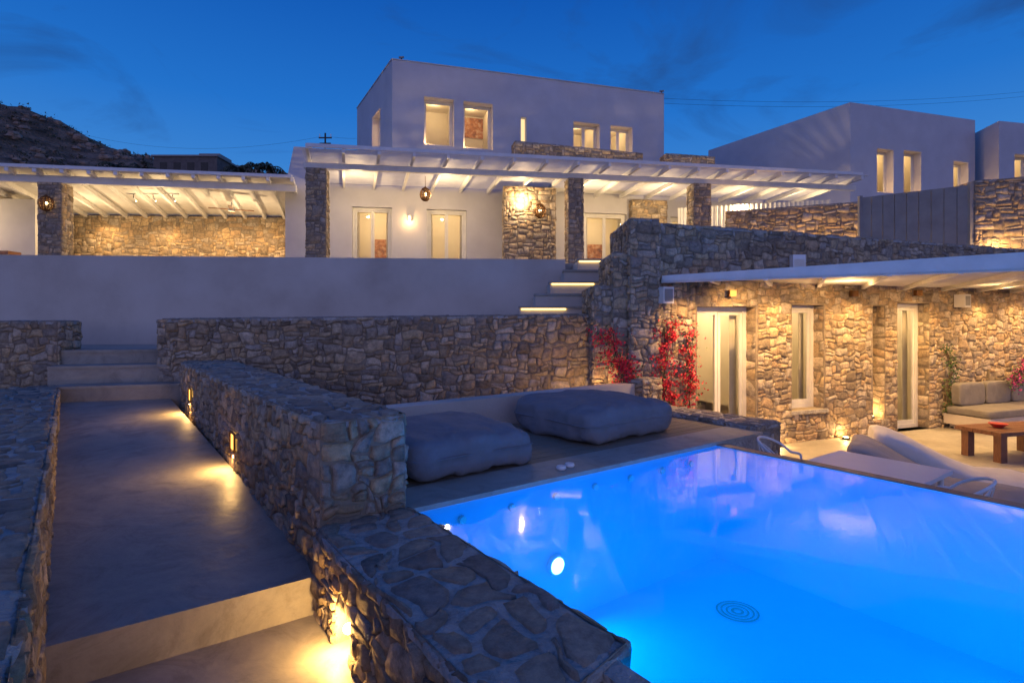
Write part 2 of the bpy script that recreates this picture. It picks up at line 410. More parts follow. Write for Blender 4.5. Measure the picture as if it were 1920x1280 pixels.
m.obj('ground',kind='structure',label='dry rocky hillside and ground around the villa')
m=M(); rnd=random.Random(5)
for k in range(1500):
    x=rnd.uniform(-95,-10); y=rnd.uniform(35,84); z=terr(x,y); r=rnd.uniform(.2,.75)
    for q in range(14):
        c=V((x+rnd.gauss(0,r*.55),y+rnd.gauss(0,r*.55),z+abs(rnd.gauss(0,r*.45))))
        a=V((rnd.gauss(0,1),rnd.gauss(0,1),rnd.gauss(0,1))).normalized()*r*.35; b=V((rnd.gauss(0,1),rnd.gauss(0,1),rnd.gauss(0,1))).normalized()*r*.35
        m.face([c-a,c+b,c+a],DLEAF)
m.obj('hillside_scrub',kind='stuff',label='low dark scrub bushes covering the rocky hillside')
ROCK=surf('hill_rock',(.22,.155,.115),(.46,.33,.24),1.2,.95,1,5,dist=.3)
m=M()
for k in range(1100):
    x=rnd.uniform(-95,-18); y=rnd.uniform(45,83); z=terr(x,y); r=rnd.uniform(.15,.65)*(1.8 if rnd.random()<.12 else 1)
    rows=[]; s0=rnd.random()*100
    for i in range(6):
        a=math.pi*i/5
        rows.append([V((x,y,z))+V((math.sin(a)*math.cos(j*2*math.pi/7),math.sin(a)*math.sin(j*2*math.pi/7),-math.cos(a)*.65))*r*(1+.5*noise.noise(V((s0+i*.9,j*.8,k)))) for j in range(7)])
    m.grid(rows,ROCK,False,True)
m.obj('hillside_rocks',kind='stuff',label='brown granite boulders scattered over the hillside')
def palm(x,y,h):
    z=terr(x,y); T=E('palm_tree',(x,y,z),'dark palm tree on the hillside','tree','palm trees on the hillside')
    a=M(); a.tube([(x,y,z-.3),(x+.1,y,z+h*.5),(x,y,z+h)],[.28,.22,.2],BARK); a.obj('trunk',T)
    c=M(); rn=random.Random(int(x*10))
    for k in range(16):
        an=k*2*math.pi/16+rn.random()*.3; L=1.9+rn.random()*.6; rise=rn.uniform(.2,1.1)
        P=[V((x+math.cos(an)*L*t,y+math.sin(an)*L*t,z+h+rise*math.sin(t*2.6)*.9-t*t*.9)) for t in [i/8 for i in range(9)]]
        sd=V((-math.sin(an),math.cos(an),0))
        for i in range(8):
            for sg in (-1,1):
                c.face([P[i],P[i+1],P[i+1]+sd*sg*.5*(1-i/9)+V((0,0,-.25))],DLEAF)
    c.obj('crown',T)
for x,y,h in ((-33.6,68,2.2),(-32,70,2.6),(-30.3,69,2.2),(-47,66,2.0),(-45.3,68,2.6)): palm(x,y,h)
H=E('stone_house',(-40.6,70,17),'low dark stone house on the hillside','house')
m=M(); m.prism([(-44.6,69),(-36.7,69),(-36.7,74),(-44.6,74)],14.5,20.3,surf('far_stone',(.10,.085,.08),(.17,.145,.13),2,.9,.5,6)); m.obj('wall',H)
m=M(); m.prism([(-44.8,68.8),(-36.5,68.8),(-36.5,74.2),(-44.8,74.2)],20.3,20.5,FENCEM); m.prism([(-39.5,70),(-36.9,70),(-36.9,73),(-39.5,73)],20.5,21.0,FENCEM); m.obj('roof',H)
for i in range(4):
    m=M(); m.face([(-43.8+i*1.7,68.98,18.3),(-42.9+i*1.7,68.98,18.3),(-42.9+i*1.7,68.98,19.6),(-43.8+i*1.7,68.98,19.6)],METAL); m.obj('window',H)
m=M(); m.cyl((-20.2,60,8),(-20.2,60,20.2),.12,.09,METAL); m.beam((-20.9,60,19.7),(-19.5,60,19.7),.12,.12,METAL); m.beam((-20.8,60,19.1),(-19.6,60,19.1),.1,.1,METAL)
for i in (-.6,0,.6): m.cyl((-20.2+i,60,19.75),(-20.2+i,60,20.1),.05,.05,PLAST)
m.obj('utility_pole',label='dark wooden utility pole with cross arms behind the roofs',category='utility pole')
def wire(p,q,sag,label):
    m=M(); p=V(p);q=V(q)
    m.tube([p.lerp(q,t)-V((0,0,sag*4*t*(1-t))) for t in [i/24 for i in range(25)]],.010,METAL,4)
    m.obj('power_line',label=label,category='power line',group='overhead power lines')
wire((-20.8,60,19.8),(-58,70,24.5),2,'thin black power line strung across the hillside')
wire((-19.6,60,19.8),(-5,52,19.5),1,'thin black power line strung across the hillside')
wire((8,45,18.2),(60,60,25.2),1.0,'thin power line above the white houses')
wire((8,45,17.8),(60,60,24.7),1.0,'thin power line above the white houses')

# ============================================================ PATH AND STEPS
NL=(-2.159,2.537);NR=(-1.156,3.25);FR_=(-4.98,7.97);FL_=(-6.23,7.62)
m=M()
lp=[fr(-.9,-3.2),fr(1.05,-3.2),fr(1.05,3.5),fr(-.9,3.6)]
m.prism(lp,-2.6,-1.72,CONC); m.obj('path_landing',kind='structure',label='smooth cement landing at the foot of the path')
m=M(); ex=lambda p,q,t:(p[0]+(q[0]-p[0])*t,p[1]+(q[1]-p[1])*t)
a=ex(NR,NL,-.05);b=ex(NL,NR,-.12)
A=[b,a,ex(FL_,FR_,1.05),ex(FR_,FL_,1.08)]
m.prism(A,-2.4,[-1.5,-1.5,-1.13,-1.13],CONC); m.obj('path',kind='structure',label='ramped polished cement path between stone walls')
d=V((FR_[0]-FL_[0],FR_[1]-FL_[1])).normalized(); nb=V((-d.y,d.x))
m=M(); o=V(FL_)
def sp(s,t): q=o+d*s+nb*t; return (q.x,q.y)
for z,t0,t1,sl in ((-.915,0,.42,-.08),(-.66,.38,.80,-.3),(-.45,.76,1.3,-.3)):
    m.prism([sp(sl,t0),sp(1.55,t0),sp(1.55,t1),sp(sl,t1)],-1.6,z-.04,CONC)
    m.prism([sp(sl,t0-.015),sp(1.55,t0-.015),sp(1.55,t1),sp(sl,t1)],z-.04,z,CONC)
m.obj('steps',label='three cement steps at the top of the path',category='steps')
m=M(); m.prism([(-13,8.9),(-6.2,8.75),(1.9,8.75),(1.9,11.2),(-13,10.4)],-1.8,-.452,FLOORC); m.obj('upper_walkway',kind='structure',label='cement walkway below the terrace wall')

m=M()
dx=V((NL[0]-FL_[0],NL[1]-FL_[1])).normalized()
near=V(NL)+dx*2.55
side=V((-.78,-.625))
fl=V(FL_)-dx*.35
poly=[tuple(near+side*1.25),tuple(near),tuple(fl),tuple(fl+side*1.9)]
stone_block(m,poly,-2.3,[-.75,-.75,-.93,-.93],.047,.016,sides=[0,1,3],ccell=.066)
m.obj('stone_wall',label='low rubble stone wall with cemented cap beside the path',category='wall')
m=M()
stone_block(m,[(-10.5,8.05),(-6.72,8.2),(-6.80,8.75),(-10.5,8.6)],-1.9,[-.02,-.02,-.02,-.02],.058,.02)
m.obj('stone_wall',label='short rubble stone wall at the head of the path',category='wall')
WL_NL=(-1.124,3.248);WL_NR=(-.687,3.573);WL_FR=(-4.24,8.34);WL_FL=(-4.74,7.95)
Llen=math.hypot(WL_NL[0]-WL_FL[0],WL_NL[1]-WL_FL[1])
def niche_u(t): return Llen*(1-t)
zb=-2.1
h3=[(niche_u(.39)-.09,niche_u(.39)+.09,-1.19-zb,-1.03-zb),(niche_u(.83)-.10,niche_u(.83)+.10,-1.04-zb,-.88-zb)]
m=M()
stone_block(m,[WL_NL,WL_NR,WL_FR,WL_FL],zb,-.60,.052,.021,sides=[0,1,3],holes={3:h3},depth=.05,rmat=FRAME,ccell=.074)
lowwall=m.obj('stone_wall',label='rubble stone wall with flagstone cap and lit niches beside the path',category='wall')
P3=[V((*WL_FL,zb)),V((*WL_NL,zb)),V((*WL_NL,-.60)),V((*WL_FL,-.60))]
n3=(P3[1]-P3[0]).cross(P3[3]-P3[0]).normalized(); U3,W3=dims(P3)
for h in h3:
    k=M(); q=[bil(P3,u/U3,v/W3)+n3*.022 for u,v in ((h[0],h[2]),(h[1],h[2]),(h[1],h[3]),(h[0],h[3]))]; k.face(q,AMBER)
    c=bil(P3,(h[0]+h[1])/2/U3,(h[2]+h[3])/2/W3)
    for a_,b_ in ((0,1),(1,2),(2,3),(3,0)): k.beam(q[a_]+n3*.004,q[b_]+n3*.004,.014,.014,BRASS)
    k.obj('niche_lamp',lowwall)
    disc(c+n3*.030-V((0,0,.09)),(n3.x,n3.y,-.45),9,CANDLE,.04,'niche_light')
m=M(); ll=[fr(1.58,1.44),fr(1.58,3.32),fr(.976,3.32),fr(.976,1.30)]
hh={2:[(.38,.60,.24,.50)]}
stone_block(m,ll,-2.0,-1.215,.055,.021,sides=[0,2,3],holes=hh,depth=.14,rmat=MORTAR,ccell=.08)
lw=m.obj('stone_wall',label='low cemented flagstone wall between steps and pool',category='wall')
P3=[V((*ll[2],-2.0)),V((*ll[3],-2.0)),V((*ll[3],-1.215)),V((*ll[2],-1.215))]
n3=(P3[1]-P3[0]).cross(P3[3]-P3[0]).normalized(); U3,W3=dims(P3)
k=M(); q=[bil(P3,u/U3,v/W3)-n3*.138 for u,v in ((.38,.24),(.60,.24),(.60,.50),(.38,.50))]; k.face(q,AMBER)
c=bil(P3,.49/U3,.40/W3)-n3*.03
k.ball(c,.028,LAMP,8); k.obj('niche_lamp',lw)
pt(c+n3*.06,16,CANDLE,.025)

# ============================================================ POOL
m=M(); a0,a1,b0,b1=1.50,4.89,-5.0,3.27; wz=-1.25; fz=-2.35
m.face([fr3(a0,b0,fz),fr3(a1,b0,fz),fr3(a1,b1,fz),fr3(a0,b1,fz)],POOLM)
for p,q in (((a0,b1),(a1,b1)),((a1,b1),(a1,b0)),((a1,b0),(a0,b0)),((a0,b0),(a0,b1))):
    m.face([fr3(*p,fz),fr3(*q,fz),fr3(*q,wz+.004),fr3(*p,wz+.004)],POOLM)
m.prism([fr(a1+.003,b0),fr(a1+.12,b0),fr(a1+.12,b1+.02),fr(a1+.003,b1+.02)],-2.4,wz+.008,RIMM)
m.prism([fr(a0-.10,b0),fr(a0-.003,b0),fr(a0-.003,1.43),fr(a0-.10,1.43)],-2.4,wz+.015,MORTARC)
for (aa,bb) in ((4.1,2.55),(3.55,1.55),(2.6,2.2)):
    for r0,r1 in ((.03,.05),(.075,.09),(.115,.13),(.15,.165)):
        c=fr3(aa,bb,fz+.008); nn_=28
        R=[[c+V((math.cos(i*2*math.pi/nn_)*r,math.sin(i*2*math.pi/nn_)*r,0)) for i in range(nn_)] for r in (r0,r1)]
        m.grid(R,RIMM,False,True)
m.obj('swimming_pool',label='raised infinity pool basin of pale blue mosaic with underwater lights',category='swimming pool')
pool=bpy.data.objects['swimming_pool']
BL=(.0,.52,1)
for (aa,bb,da,db,w_) in ((2.78,3.27,0,-1,22),(4.89,.35,-1,0,22),(4.89,-2.2,-1,0,22),(a0,2.3,1,0,22),(a0,.2,1,0,26),(a0,-2.2,1,0,24),(3.2,-5,0,1,22)):
    k=M(); c=fr3(aa+da*.012,bb+db*.012,-1.88); e=fr3(aa+da*.04,bb+db*.04,-1.88)
    k.cyl(c,e,.085,.075,PLAST,20); k.cyl(e,fr3(aa+da*.044,bb+db*.044,-1.88),.062,.06,POOLLAMP,20); k.obj('underwater_lamp',pool)
    dd=fr3(da,db,0); disc(fr3(aa+da*.06,bb+db*.06,-1.88),(dd.x,dd.y,.0),w_,BL,.14,'underwater_light',170)
for k_ in range(7):
    k=M(); aa=1.95+k_*.42; c=fr3(aa,3.262,-1.36); e=fr3(aa,3.245,-1.36); k.cyl(c,e,.03,.026,PLAST,14); k.obj('water_jet',pool)
m=M(); e_=.002
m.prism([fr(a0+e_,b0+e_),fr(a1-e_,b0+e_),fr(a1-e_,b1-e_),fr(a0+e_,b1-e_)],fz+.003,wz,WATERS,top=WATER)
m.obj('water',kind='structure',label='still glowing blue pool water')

# deck
m=M()
m.prism([fr(1.3,3.273),fr(5.9,3.273),fr(5.9,6.4),fr(1.3,6.4)],-2.3,-1.26,MORTARC)
m.prism([fr(1.45,3.273),fr(5.75,3.273),fr(5.75,3.70),fr(1.45,3.70)],-1.258,-1.215,FLOORC)
b=3.705
while b<5.28:
    m.prism([fr(1.45,b),fr(5.75,b),fr(5.75,b+.125),fr(1.45,b+.125)],-1.258,-1.22,WOOD); b+=.132
m.obj('deck',kind='structure',label='timber lounging deck with cement pool coping')
m=M(); m.prism([fr(1.4,5.32),fr(6.02,5.32),fr(6.02,5.55),fr(1.4,5.55)],-1.9,-.90,CREAM); m.obj('bench_back',label='long low plaster backrest wall behind the deck',category='wall')
m=M()
stone_block(m,[fr(5.76,3.35),fr(6.25,3.35),fr(6.25,5.2),fr(5.76,5.2)],-2.2,-1.17)
stone_block(m,[fr(6.03,5.2),fr(6.45,5.2),fr(6.45,5.8),fr(6.03,5.8)],-2.2,-.84)
m.obj('stone_wall',label='low rubble stone wall at the end of the deck',category='wall')
m=M(); m.prism([fr(1.5,5.56),fr(7.0,5.56),(1.3,8.5),(-4.1,8.35)],-2.4,-1.3,GROUNDM); m.obj('planting_bed',kind='structure',label='bare soil bed behind the bench')

def cushion(m,c,dim,rot,mat,p=5,wr=.02,bend=None,n=20,dome=.18,seed=0,pz=None,pinch=.05):
    c=V(c); hx,hy,hz=[x/2 for x in dim]; cr,sr=math.cos(rot),math.sin(rot)
    pz=pz or p
    def f(q):
        x,y,z=q; r=(abs(x)**p+abs(y)**p+abs(z)**pz)**(1/p); x/=r;y/=r;z/=r
        x=max(-1,min(1,x));y=max(-1,min(1,y));z=max(-1,min(1,z))
        k=1+pinch*abs(x*y)**2*(1-abs(z)*.5); X=x*hx*k; Y=y*hy*k
        Z=z*hz*(1+dome*(1-x*x)*(1-y*y)) if z>0 else z*hz
        w=noise.fractal(V((X*3.2+seed,Y*3.2,Z*3)),1,2,4)
        e=.45+.8*max(abs(x),abs(y))**4
        X+=x*w*wr*e; Y+=y*w*wr*e; Z+=z*w*wr*1.5*e+.25*wr*math.sin(X*22+6*w)*abs(z)*e
        if bend: Z+=bend(x)
        return c+V((X*cr-Y*sr,X*sr+Y*cr,Z+hz))
    L=[-1+2*i/n for i in range(n+1)]
    L=[math.copysign(abs(t)**.75,t) for t in L]
    for ax in range(3):
        for sg in (-1,1):
            rows=[]
            for a in L:
                row=[]
                for b in L:
                    q=[0,0,0]; q[ax]=sg; q[(ax+1)%3]=b if sg>0 else -b; q[(ax+2)%3]=a
                    row.append(f(q))
                rows.append(row)
            m.grid(rows,mat,True)
def weld(ob):
    import bmesh
    bm=bmesh.new(); bm.from_mesh(ob.data); bmesh.ops.remove_doubles(bm,verts=bm.verts,dist=.0005); bmesh.ops.recalc_face_normals(bm,faces=bm.faces); bm.to_mesh(ob.data); bm.free()
def pad(c,dim,rot,seed):
    T=E('floor_cushion',c,'large square slate grey floor cushion on the deck','cushion','grey floor cushions on the deck')
    tilt=.05
    m=M(); cushion(m,c,dim,rot,PADG,p=6,wr=.026,dome=.36,seed=seed,n=38,pinch=.12,bend=lambda x:-tilt*max(0,x)**2*.6); weld(m.obj('cushion_body',T))
    m=M(); hx,hy,hz=[x/2 for x in dim]; cr,sr=math.cos(rot),math.sin(rot)
    P=[]
    for i in range(97):
        t=i*2*math.pi/96; x=math.copysign(abs(math.cos(t))**.31,math.cos(t)); y=math.copysign(abs(math.sin(t))**.31,math.sin(t))
        kk=1+.105*abs(x*y)**2; X=x*hx*kk*1.002; Y=y*hy*kk*1.002
        P.append(V(c)+V((X*cr-Y*sr,X*sr+Y*cr,hz*1.05)))
    m.tube(P,.008,PADG,6)
    m.obj('piping',T)
pad(fr3(2.36,4.22,-1.222),(1.14,1.04,.33),TH,1)
pad(fr3(4.36,4.48,-1.222),(1.32,1.22,.36),TH+.03,9)
for a_,b_ in ((2.98,3.42),(3.09,3.44)):
    m=M(); c=fr3(a_,b_,-1.214); m.cyl(c,c+V((0,0,.012)),.035,.042,PLAST,18); m.cyl(c+V((0,0,.012)),c+V((0,0,.03)),.042,.036,PLAST,18); m.obj('candle_holder',label='small white tealight holder on the pool coping',category='candle holder',group='tealight holders')

m=M(); m.prism([fr(5.02,-6),fr(16,-6),fr(16,3),(12,12.5),(1.6,8.6),fr(5.9,5.2),fr(5.9,3.3),fr(5.02,3.3)],-2.6,-2.0,FLOORC); m.obj('lower_terrace',kind='structure',label='pale cement terrace beside the raised pool')

# ============================================================ MID WALL
m=M(); stone_block(m,[(-5.3,8.3),(1.30,8.56),(1.30,9.0),(-5.3,8.74)],-2.1,[0.01,.09,.09,.01],.058,.023,sides=[0,3])
m.obj('stone_wall',label='long dry rubble stone wall behind the seating deck',category='wall')
m=M()
for x0,x1,zt,y0 in ((1.2,1.47,.5,8.12),(1.47,1.70,.98,8.08)):
    stone_block(m,[(x0,y0),(x1,y0),(x1,9.3),(x0,9.3)],-2.1,zt,.056,.022,sides=[0,3])
stone_block(m,[(1.70,7.98),(2.14,8.06),(2.0,9.6),(1.70,9.6)],-2.1,1.47,.056,.022,sides=[0,1,3])
m.obj('stone_wall',label='stepped rubble stone wall flanking the terrace stairs',category='wall')

st=E('staircase',(1.2,10,-.45),'plaster steps with glowing strip lights up to the terrace','stairs')
for k in range(7):
    z=-.22+.228*k; x0=.13+.275*(k-2); y0=9.4+.25*(k-2)
    m=M(); m.prism([(x0,y0),(1.69,y0),(1.69,11.5),(x0,11.5)],-.45 if k==0 else z-.23,z-.035,CREAM)
    m.prism([(x0-.02,y0-.03),(1.69,y0-.03),(1.69,y0+.26),(x0-.02,y0+.26)],z-.035,z,FLOORC); m.obj('step',st)
    if k in (2,4,6):
        m=M(); m.beam((x0+.03,y0-.014,z-.05),(x0+.78,y0-.014,z-.05),.022,.022,STRIP)
        m.obj('strip_light',st)

m=M(); m.prism([(-15,9.78),(1.06,11.0),(1.06,11.3),(-15,10.1)],-1.4,1.2,CREAM)
m.obj('terrace_wall',label='long smooth sand coloured plaster retaining wall of the upper terrace',category='wall')
m=M(); m.prism([(-16,10.1),(1.06,11.3),(1.72,11.3),(2.05,8.6),(11.4,12.1),(17,12.6),(26,24),(20,27),(-18,27)],.8,1.15,FLOORC); m.obj('upper_terrace',kind='structure',label='cement floor of the upper terrace')

# ============================================================ LOWER FACADE
FO=V((1.85,8.05)); FD=V((math.cos(math.radians(20.5)),math.sin(math.radians(20.5)))); FN=V((FD.y,-FD.x))
def fp(s,o,z): q=FO+FD*s+FN*o; return V((q.x,q.y,z))
FH=E('guest_house',fp(4,0,-2),'rubble stone lower house front with lit glazed doors','house')
m=M(); z0=-2.1
P=[fp(0,0,z0),fp(9.6,0,z0),fp(9.6,0,1.43),fp(0,0,1.43)]
hl=[(1.02,2.16,.1,.21-z0),(2.91,3.62,-1.48-z0,.25-z0),(4.78,5.08,-1.75-z0,.25-z0),(5.40,6.25,.1,.31-z0)]
stone_faces(m,P,.058,.022,hl,True,.34,MORTAR)
for h in hl:
    a,b,c,d_=h
    for s_,dirn in ((a,1),(b,-1)):
        q=[fp(s_,0,z0+c),fp(s_,-.34,z0+c),fp(s_,-.34,z0+d_),fp(s_,0,z0+d_)]
        if dirn<0: q=[q[1],q[0],q[3],q[2]]
        stones(m,q,.085,.010,(),hi=False)
TT=[fp(0,0,1.43),fp(9.6,0,1.43),fp(9.6,-.5,1.43),fp(0,-.5,1.43)]
roughcap(m,TT); stones(m,[t+V((0,0,.004)) for t in TT],.1,.014,(),STONEC,False,cap=True)
m.face([fp(9.6,-.5,.9),fp(0,-.5,.9),fp(0,-.5,1.43),fp(9.6,-.5,1.43)],MORTAR)
q=[fp(4.78,-.34,-1.75),fp(5.08,-.34,-1.75),fp(5.08,-.34,.25),fp(4.78,-.34,.25)]; m.face(q,MORTAR); stones(m,q,.07,.016)
m.obj('wall',FH)
FO2=(FO.x,FO.y)
window(FH,FO2,FD,1.02,2.16,-2.0,.21,.2,2,'door',w_in=62,pic=True)
window(FH,FO2,FD,2.91,3.62,-1.48,.25,.2,1,'window',w_in=36)
window(FH,FO2,FD,5.40,6.25,-2.0,.31,.2,1,'door',w_in=52)
m=M()
q0=[fp(2.86,.05,0),fp(3.67,.05,0),fp(3.67,-.2,0),fp(2.86,-.2,0)]; m.prism([(v.x,v.y) for v in q0],-1.54,-1.482,MORTARC); m.obj('window_sill',FH)
def sconce(p,parent):
    k=M(); k.prism([(p.x-.05,p.y-.05),(p.x+.05,p.y-.05),(p.x+.05,p.y+.04),(p.x-.05,p.y+.04)],p.z,p.z+.10,BRASS); k.obj('wall_lamp',parent)
for s_,z_,w_ in ((.72,.38,30),(1.6,.36,38),(2.52,.40,30),(4.2,.40,34),(5.8,.44,42),(7.6,.40,34),(8.8,.40,34)):
    if s_ in (1.6,5.8,4.2): sconce(fp(s_,.09,z_),FH)
    spot(fp(s_,.45,z_+.06),fp(s_,.10,-2),w_*2.6,140,WARM,.015,1)
for s_ in (.75,2.5,3.95,4.93,6.7,8.6):
    k=M(); c=fp(s_,.14 if s_!=4.93 else -.15,-1.99 if s_!=4.93 else -1.74); k.cyl(c,c+V((0,0,.03)),.06,.06,METAL,14); k.cyl(c+V((0,0,.03)),c+V((0,0,.035)),.04,.04,LAMP,14)
    k.obj('wall_lamp',FH)
    pt(c+V((0,0,.10)),7,WARM,.02)
pt(fp(-.35,.28,-1.6),26,WARM,.02)
pt((1.2,7.75,-1.2),20,WARM,.015)
spot((1.75,7.45,-1.5),(1.75,8.1,.4),190,80,WARM,.02,1)
# canopy
CN=E('canopy',fp(4,.5,.55),'white fabric canopy with valance and slats over the lower terrace','canopy')
c0=V((2.2,8.12));c1=V((7.6,5.07)); c2=fp(9.6,.06,0).xy; c3=fp(.35,.06,0).xy
m=M(); m.prism([tuple(c0),tuple(c1),tuple(c2),tuple(c3)],.62,.635,PAINT); m.obj('roof_sheet',CN)
m=M(); A=V((*c0,.57));B=V((*c1,.57)); rows=[]
for z_ in (0,.5,1):
    rows.append([A.lerp(B,i/60)+V((0,0,z_*(.08+.16*i/60)))+V((-.3,-.5,0)).normalized()*(.015+.006*math.sin(i*1.1)*(1-z_)) for i in range(61)])
m.grid(rows,PAINT); m.obj('valance',CN)
m=M(); m.beam(A+V((0,.04,-.0)),B+V((0,.04,-.0)),.05,.05,PAINT); m.obj('edge_beam',CN)
for i in range(1,9):
    m=M(); t=i/9; a=V((*c0.lerp(c1,t),.565)); b=V((*c3.lerp(c2,t),.565)); m.beam(a,b,.05,.06,PAINT); m.obj('beam',CN)
m=M()
for i in range(1,34):
    t=i/34; a=V((*c0.lerp(c3,t),.606)); b=V((*c1.lerp(c2,t),.606)); m.beam(a,b,.05,.018,PAINT)
m.obj('slats',CN)
for p_ in (fp(1.6,.75,.50),fp(3.2,1.1,.50),fp(4.9,1.3,.50),fp(6.6,1.6,.50),fp(8.6,1.4,.50)): spot(p_,p_+V((.1,.9,-2.2)),135,165,WARM,.02,1.0)
for p_ in (fp(3.2,.8,.30),fp(6.4,1.2,.30)): disc(p_,(0,0,1),11,WARM,.12,'ceiling_uplight')
def speaker(p,lab):
    S=E('wall_speaker',p,lab,'speaker','white outdoor speakers')
    k=M(); q=[p+V((FD.x*u+FN.x*v,FD.y*u+FN.y*v,0)) for u,v in ((-.09,.20),(.09,.20),(.11,.03),(-.11,.03))]
    k.prism([(v.x,v.y) for v in q],p.z,p.z+.24,FRAME); k.obj('cabinet',S)
    k=M(); k.face([q[0]+V((FN.x*.004,FN.y*.004,.03))+V((*FD,0))*.02,q[1]+V((FN.x*.004,FN.y*.004,.03))-V((*FD,0))*.02,q[1]+V((FN.x*.004,FN.y*.004,.21))-V((*FD,0))*.02,q[0]+V((FN.x*.004,FN.y*.004,.21))+V((*FD,0))*.02],FENCEM); k.obj('grille',S)
    k=M(); k.beam(p+V((0,0,.13)),p+V((0,0,.13))+V((*FN,0))*.05,.03,.1,METAL); k.obj('bracket',S)
speaker(fp(.36,.0,.24),'white speaker box mounted on the stone wall'); speaker(fp(7.0,.0,.24),'white speaker box mounted on the stone wall')
p_=fp(2.9,.12,.72)
S=E('flood_lamp',p_,'white flood lamp standing on the canopy edge','lamp')
k=M(); k.prism([(p_.x-.1,p_.y-.06),(p_.x+.1,p_.y-.06),(p_.x+.1,p_.y+.06),(p_.x-.1,p_.y+.06)],.80,1.05,PLAST); k.cyl(p_,p_+V((0,0,.1)),.04,.04,METAL); k.obj('housing',S)
k=M(); k.face([(p_.x-.085,p_.y-.064,.815),(p_.x+.085,p_.y-.064,.815),(p_.x+.085,p_.y-.064,.98),(p_.x-.085,p_.y-.064,.98)],GLASS); k.obj('lens',S)

# ============================================================ BOUGAINVILLEA
def vine(name,lab,pathpts,spread,nleaf,flow,fr_ratio,seed,out,dep=.03):
    rn=random.Random(seed); T=E(name,pathpts[0],lab,'plant'); k=M()
    pts=[V(p) for p in pathpts]
    for q in range(3):
        k.tube([p+V((rn.gauss(0,.03),rn.gauss(0,.015),0)) for p in pts],.008,BARK,5)
    k.obj('stem',T)
    F=M();G=M()
    cl=[]; o=V(out); sd_=V((-o.y,o.x,0))
    for _ in range(34):
        i=rn.randrange(len(pts)-1); c=pts[i].lerp(pts[i+1],rn.random())+sd_*rn.gauss(0,spread)+V((0,0,rn.gauss(0,spread*.6)))+o*abs(rn.gauss(dep,dep*.6)); cl.append((c,rn.uniform(.03,.085)))
    for _ in range(nleaf):
        c0_,r=rn.choice(cl); c=c0_+sd_*rn.gauss(0,r)+o*rn.gauss(0,r*.45)+V((0,0,rn.gauss(0,r)))
        nrm=V((rn.gauss(0,1),rn.gauss(-.6,1),rn.gauss(0,1))).normalized(); a=nrm.orthogonal().normalized(); b=nrm.cross(a); s=rn.uniform(.016,.030)
        mm,tt=(F,flow) if rn.random()<fr_ratio else (G,LEAF)
        mm.face([c-a*s,c-b*s*.6+nrm*s*.2,c+a*s,c+b*s*.6+nrm*s*.2],tt)
    F.obj('flowers',T); G.obj('leaves',T)
OUTF=(FN.x,FN.y,0)
vine('bougainvillea','red flowering bougainvillea climbing the stone wall',[(1.62,8.0,-1.0),(1.62,7.97,-.75),(1.5,7.98,-.5),(1.4,8.02,-.15)],.09,1000,RFLOW,.84,3,(0,-1,0))
vine('bougainvillea','tall red bougainvillea beside the glazed door',[fp(.5,.10,-1.6),fp(.35,.08,-1.0),fp(.42,.06,-.5),fp(.4,.04,-.1)],.10,1700,RFLOW,.84,4,OUTF)
vine('bougainvillea','red bougainvillea sprig beside the glazed door',[fp(.8,.08,-1.3),fp(.82,.08,-.9),fp(.84,.06,-.55),fp(.82,.04,-.15)],.05,600,RFLOW,.84,6,OUTF)
vine('creeper','green creeper growing up the stone wall',[fp(6.7,.12,-1.9),fp(6.6,.08,-1.3),fp(6.8,.08,-.9),fp(6.6,.05,-.55)],.07,380,PFLOW,.0,7,OUTF)
vine('bougainvillea','pink bougainvillea behind the sofa',[fp(7.9,.35,-1.15),fp(8.1,.4,-1.0),fp(8.5,.35,-.9),fp(8.9,.35,-.85)],.12,1300,PFLOW,.55,8,OUTF,.06)

# ============================================================ FURNITURE
SO=E('outdoor_sofa',fp(8,.5,-2),'built-in grey cushioned outdoor sofa lit from below','sofa')
def frect(s0,s1,o0,o1): return [tuple(fp(s0,o1,0).xy),tuple(fp(s1,o1,0).xy),tuple(fp(s1,o0,0).xy),tuple(fp(s0,o0,0).xy)]
m=M(); m.prism(frect(6.55,9.5,.06,.8),-1.9,-1.72,CREAM); m.prism(frect(6.65,9.4,.1,.7),-1.999,-1.9,CREAM); m.obj('base',SO)
rotF=math.radians(20.5)
m=M(); cushion(m,fp(8.02,.45,-1.72),(2.95,.76,.15),rotF,PADS,p=10,wr=.003,dome=.03); weld(m.obj('seat',SO))
for s_ in (6.98,7.75,8.52,9.25):
    m=M(); cushion(m,fp(s_,.22,-1.57),(.72,.17,.42),rotF,PADS,p=7,wr=.006,dome=0); weld(m.obj('back_cushion',SO))
m=M(); m.beam(fp(6.7,.72,-1.93),fp(9.4,.72,-1.93),.02,.02,STRIP); m.obj('strip_light',SO)
m=M(); stone_block(m,frect(7.9,9.7,.0,.055),-2.0,-.95,.075,.02,sides=[0],cap=False)
m.obj('stone_planter',label='raised rubble stone planter behind the sofa',category='planter')
CT=E('coffee_table',(7.2,8.1,-2),'low reddish wooden coffee table on block legs','table')
cr=math.radians(14)
def rr(cx,cy,u,v,an): return (cx+u*math.cos(an)-v*math.sin(an),cy+u*math.sin(an)+v*math.cos(an))
m=M()
for i in range(5): m.prism([rr(7.35,8.15,-.68,-.32+i*.128,cr),rr(7.35,8.15,.68,-.32+i*.128,cr),rr(7.35,8.15,.68,-.32+i*.128+.12,cr),rr(7.35,8.15,-.68,-.32+i*.128+.12,cr)],-1.62,-1.565,REDWOOD)
m.obj('table_top',CT)
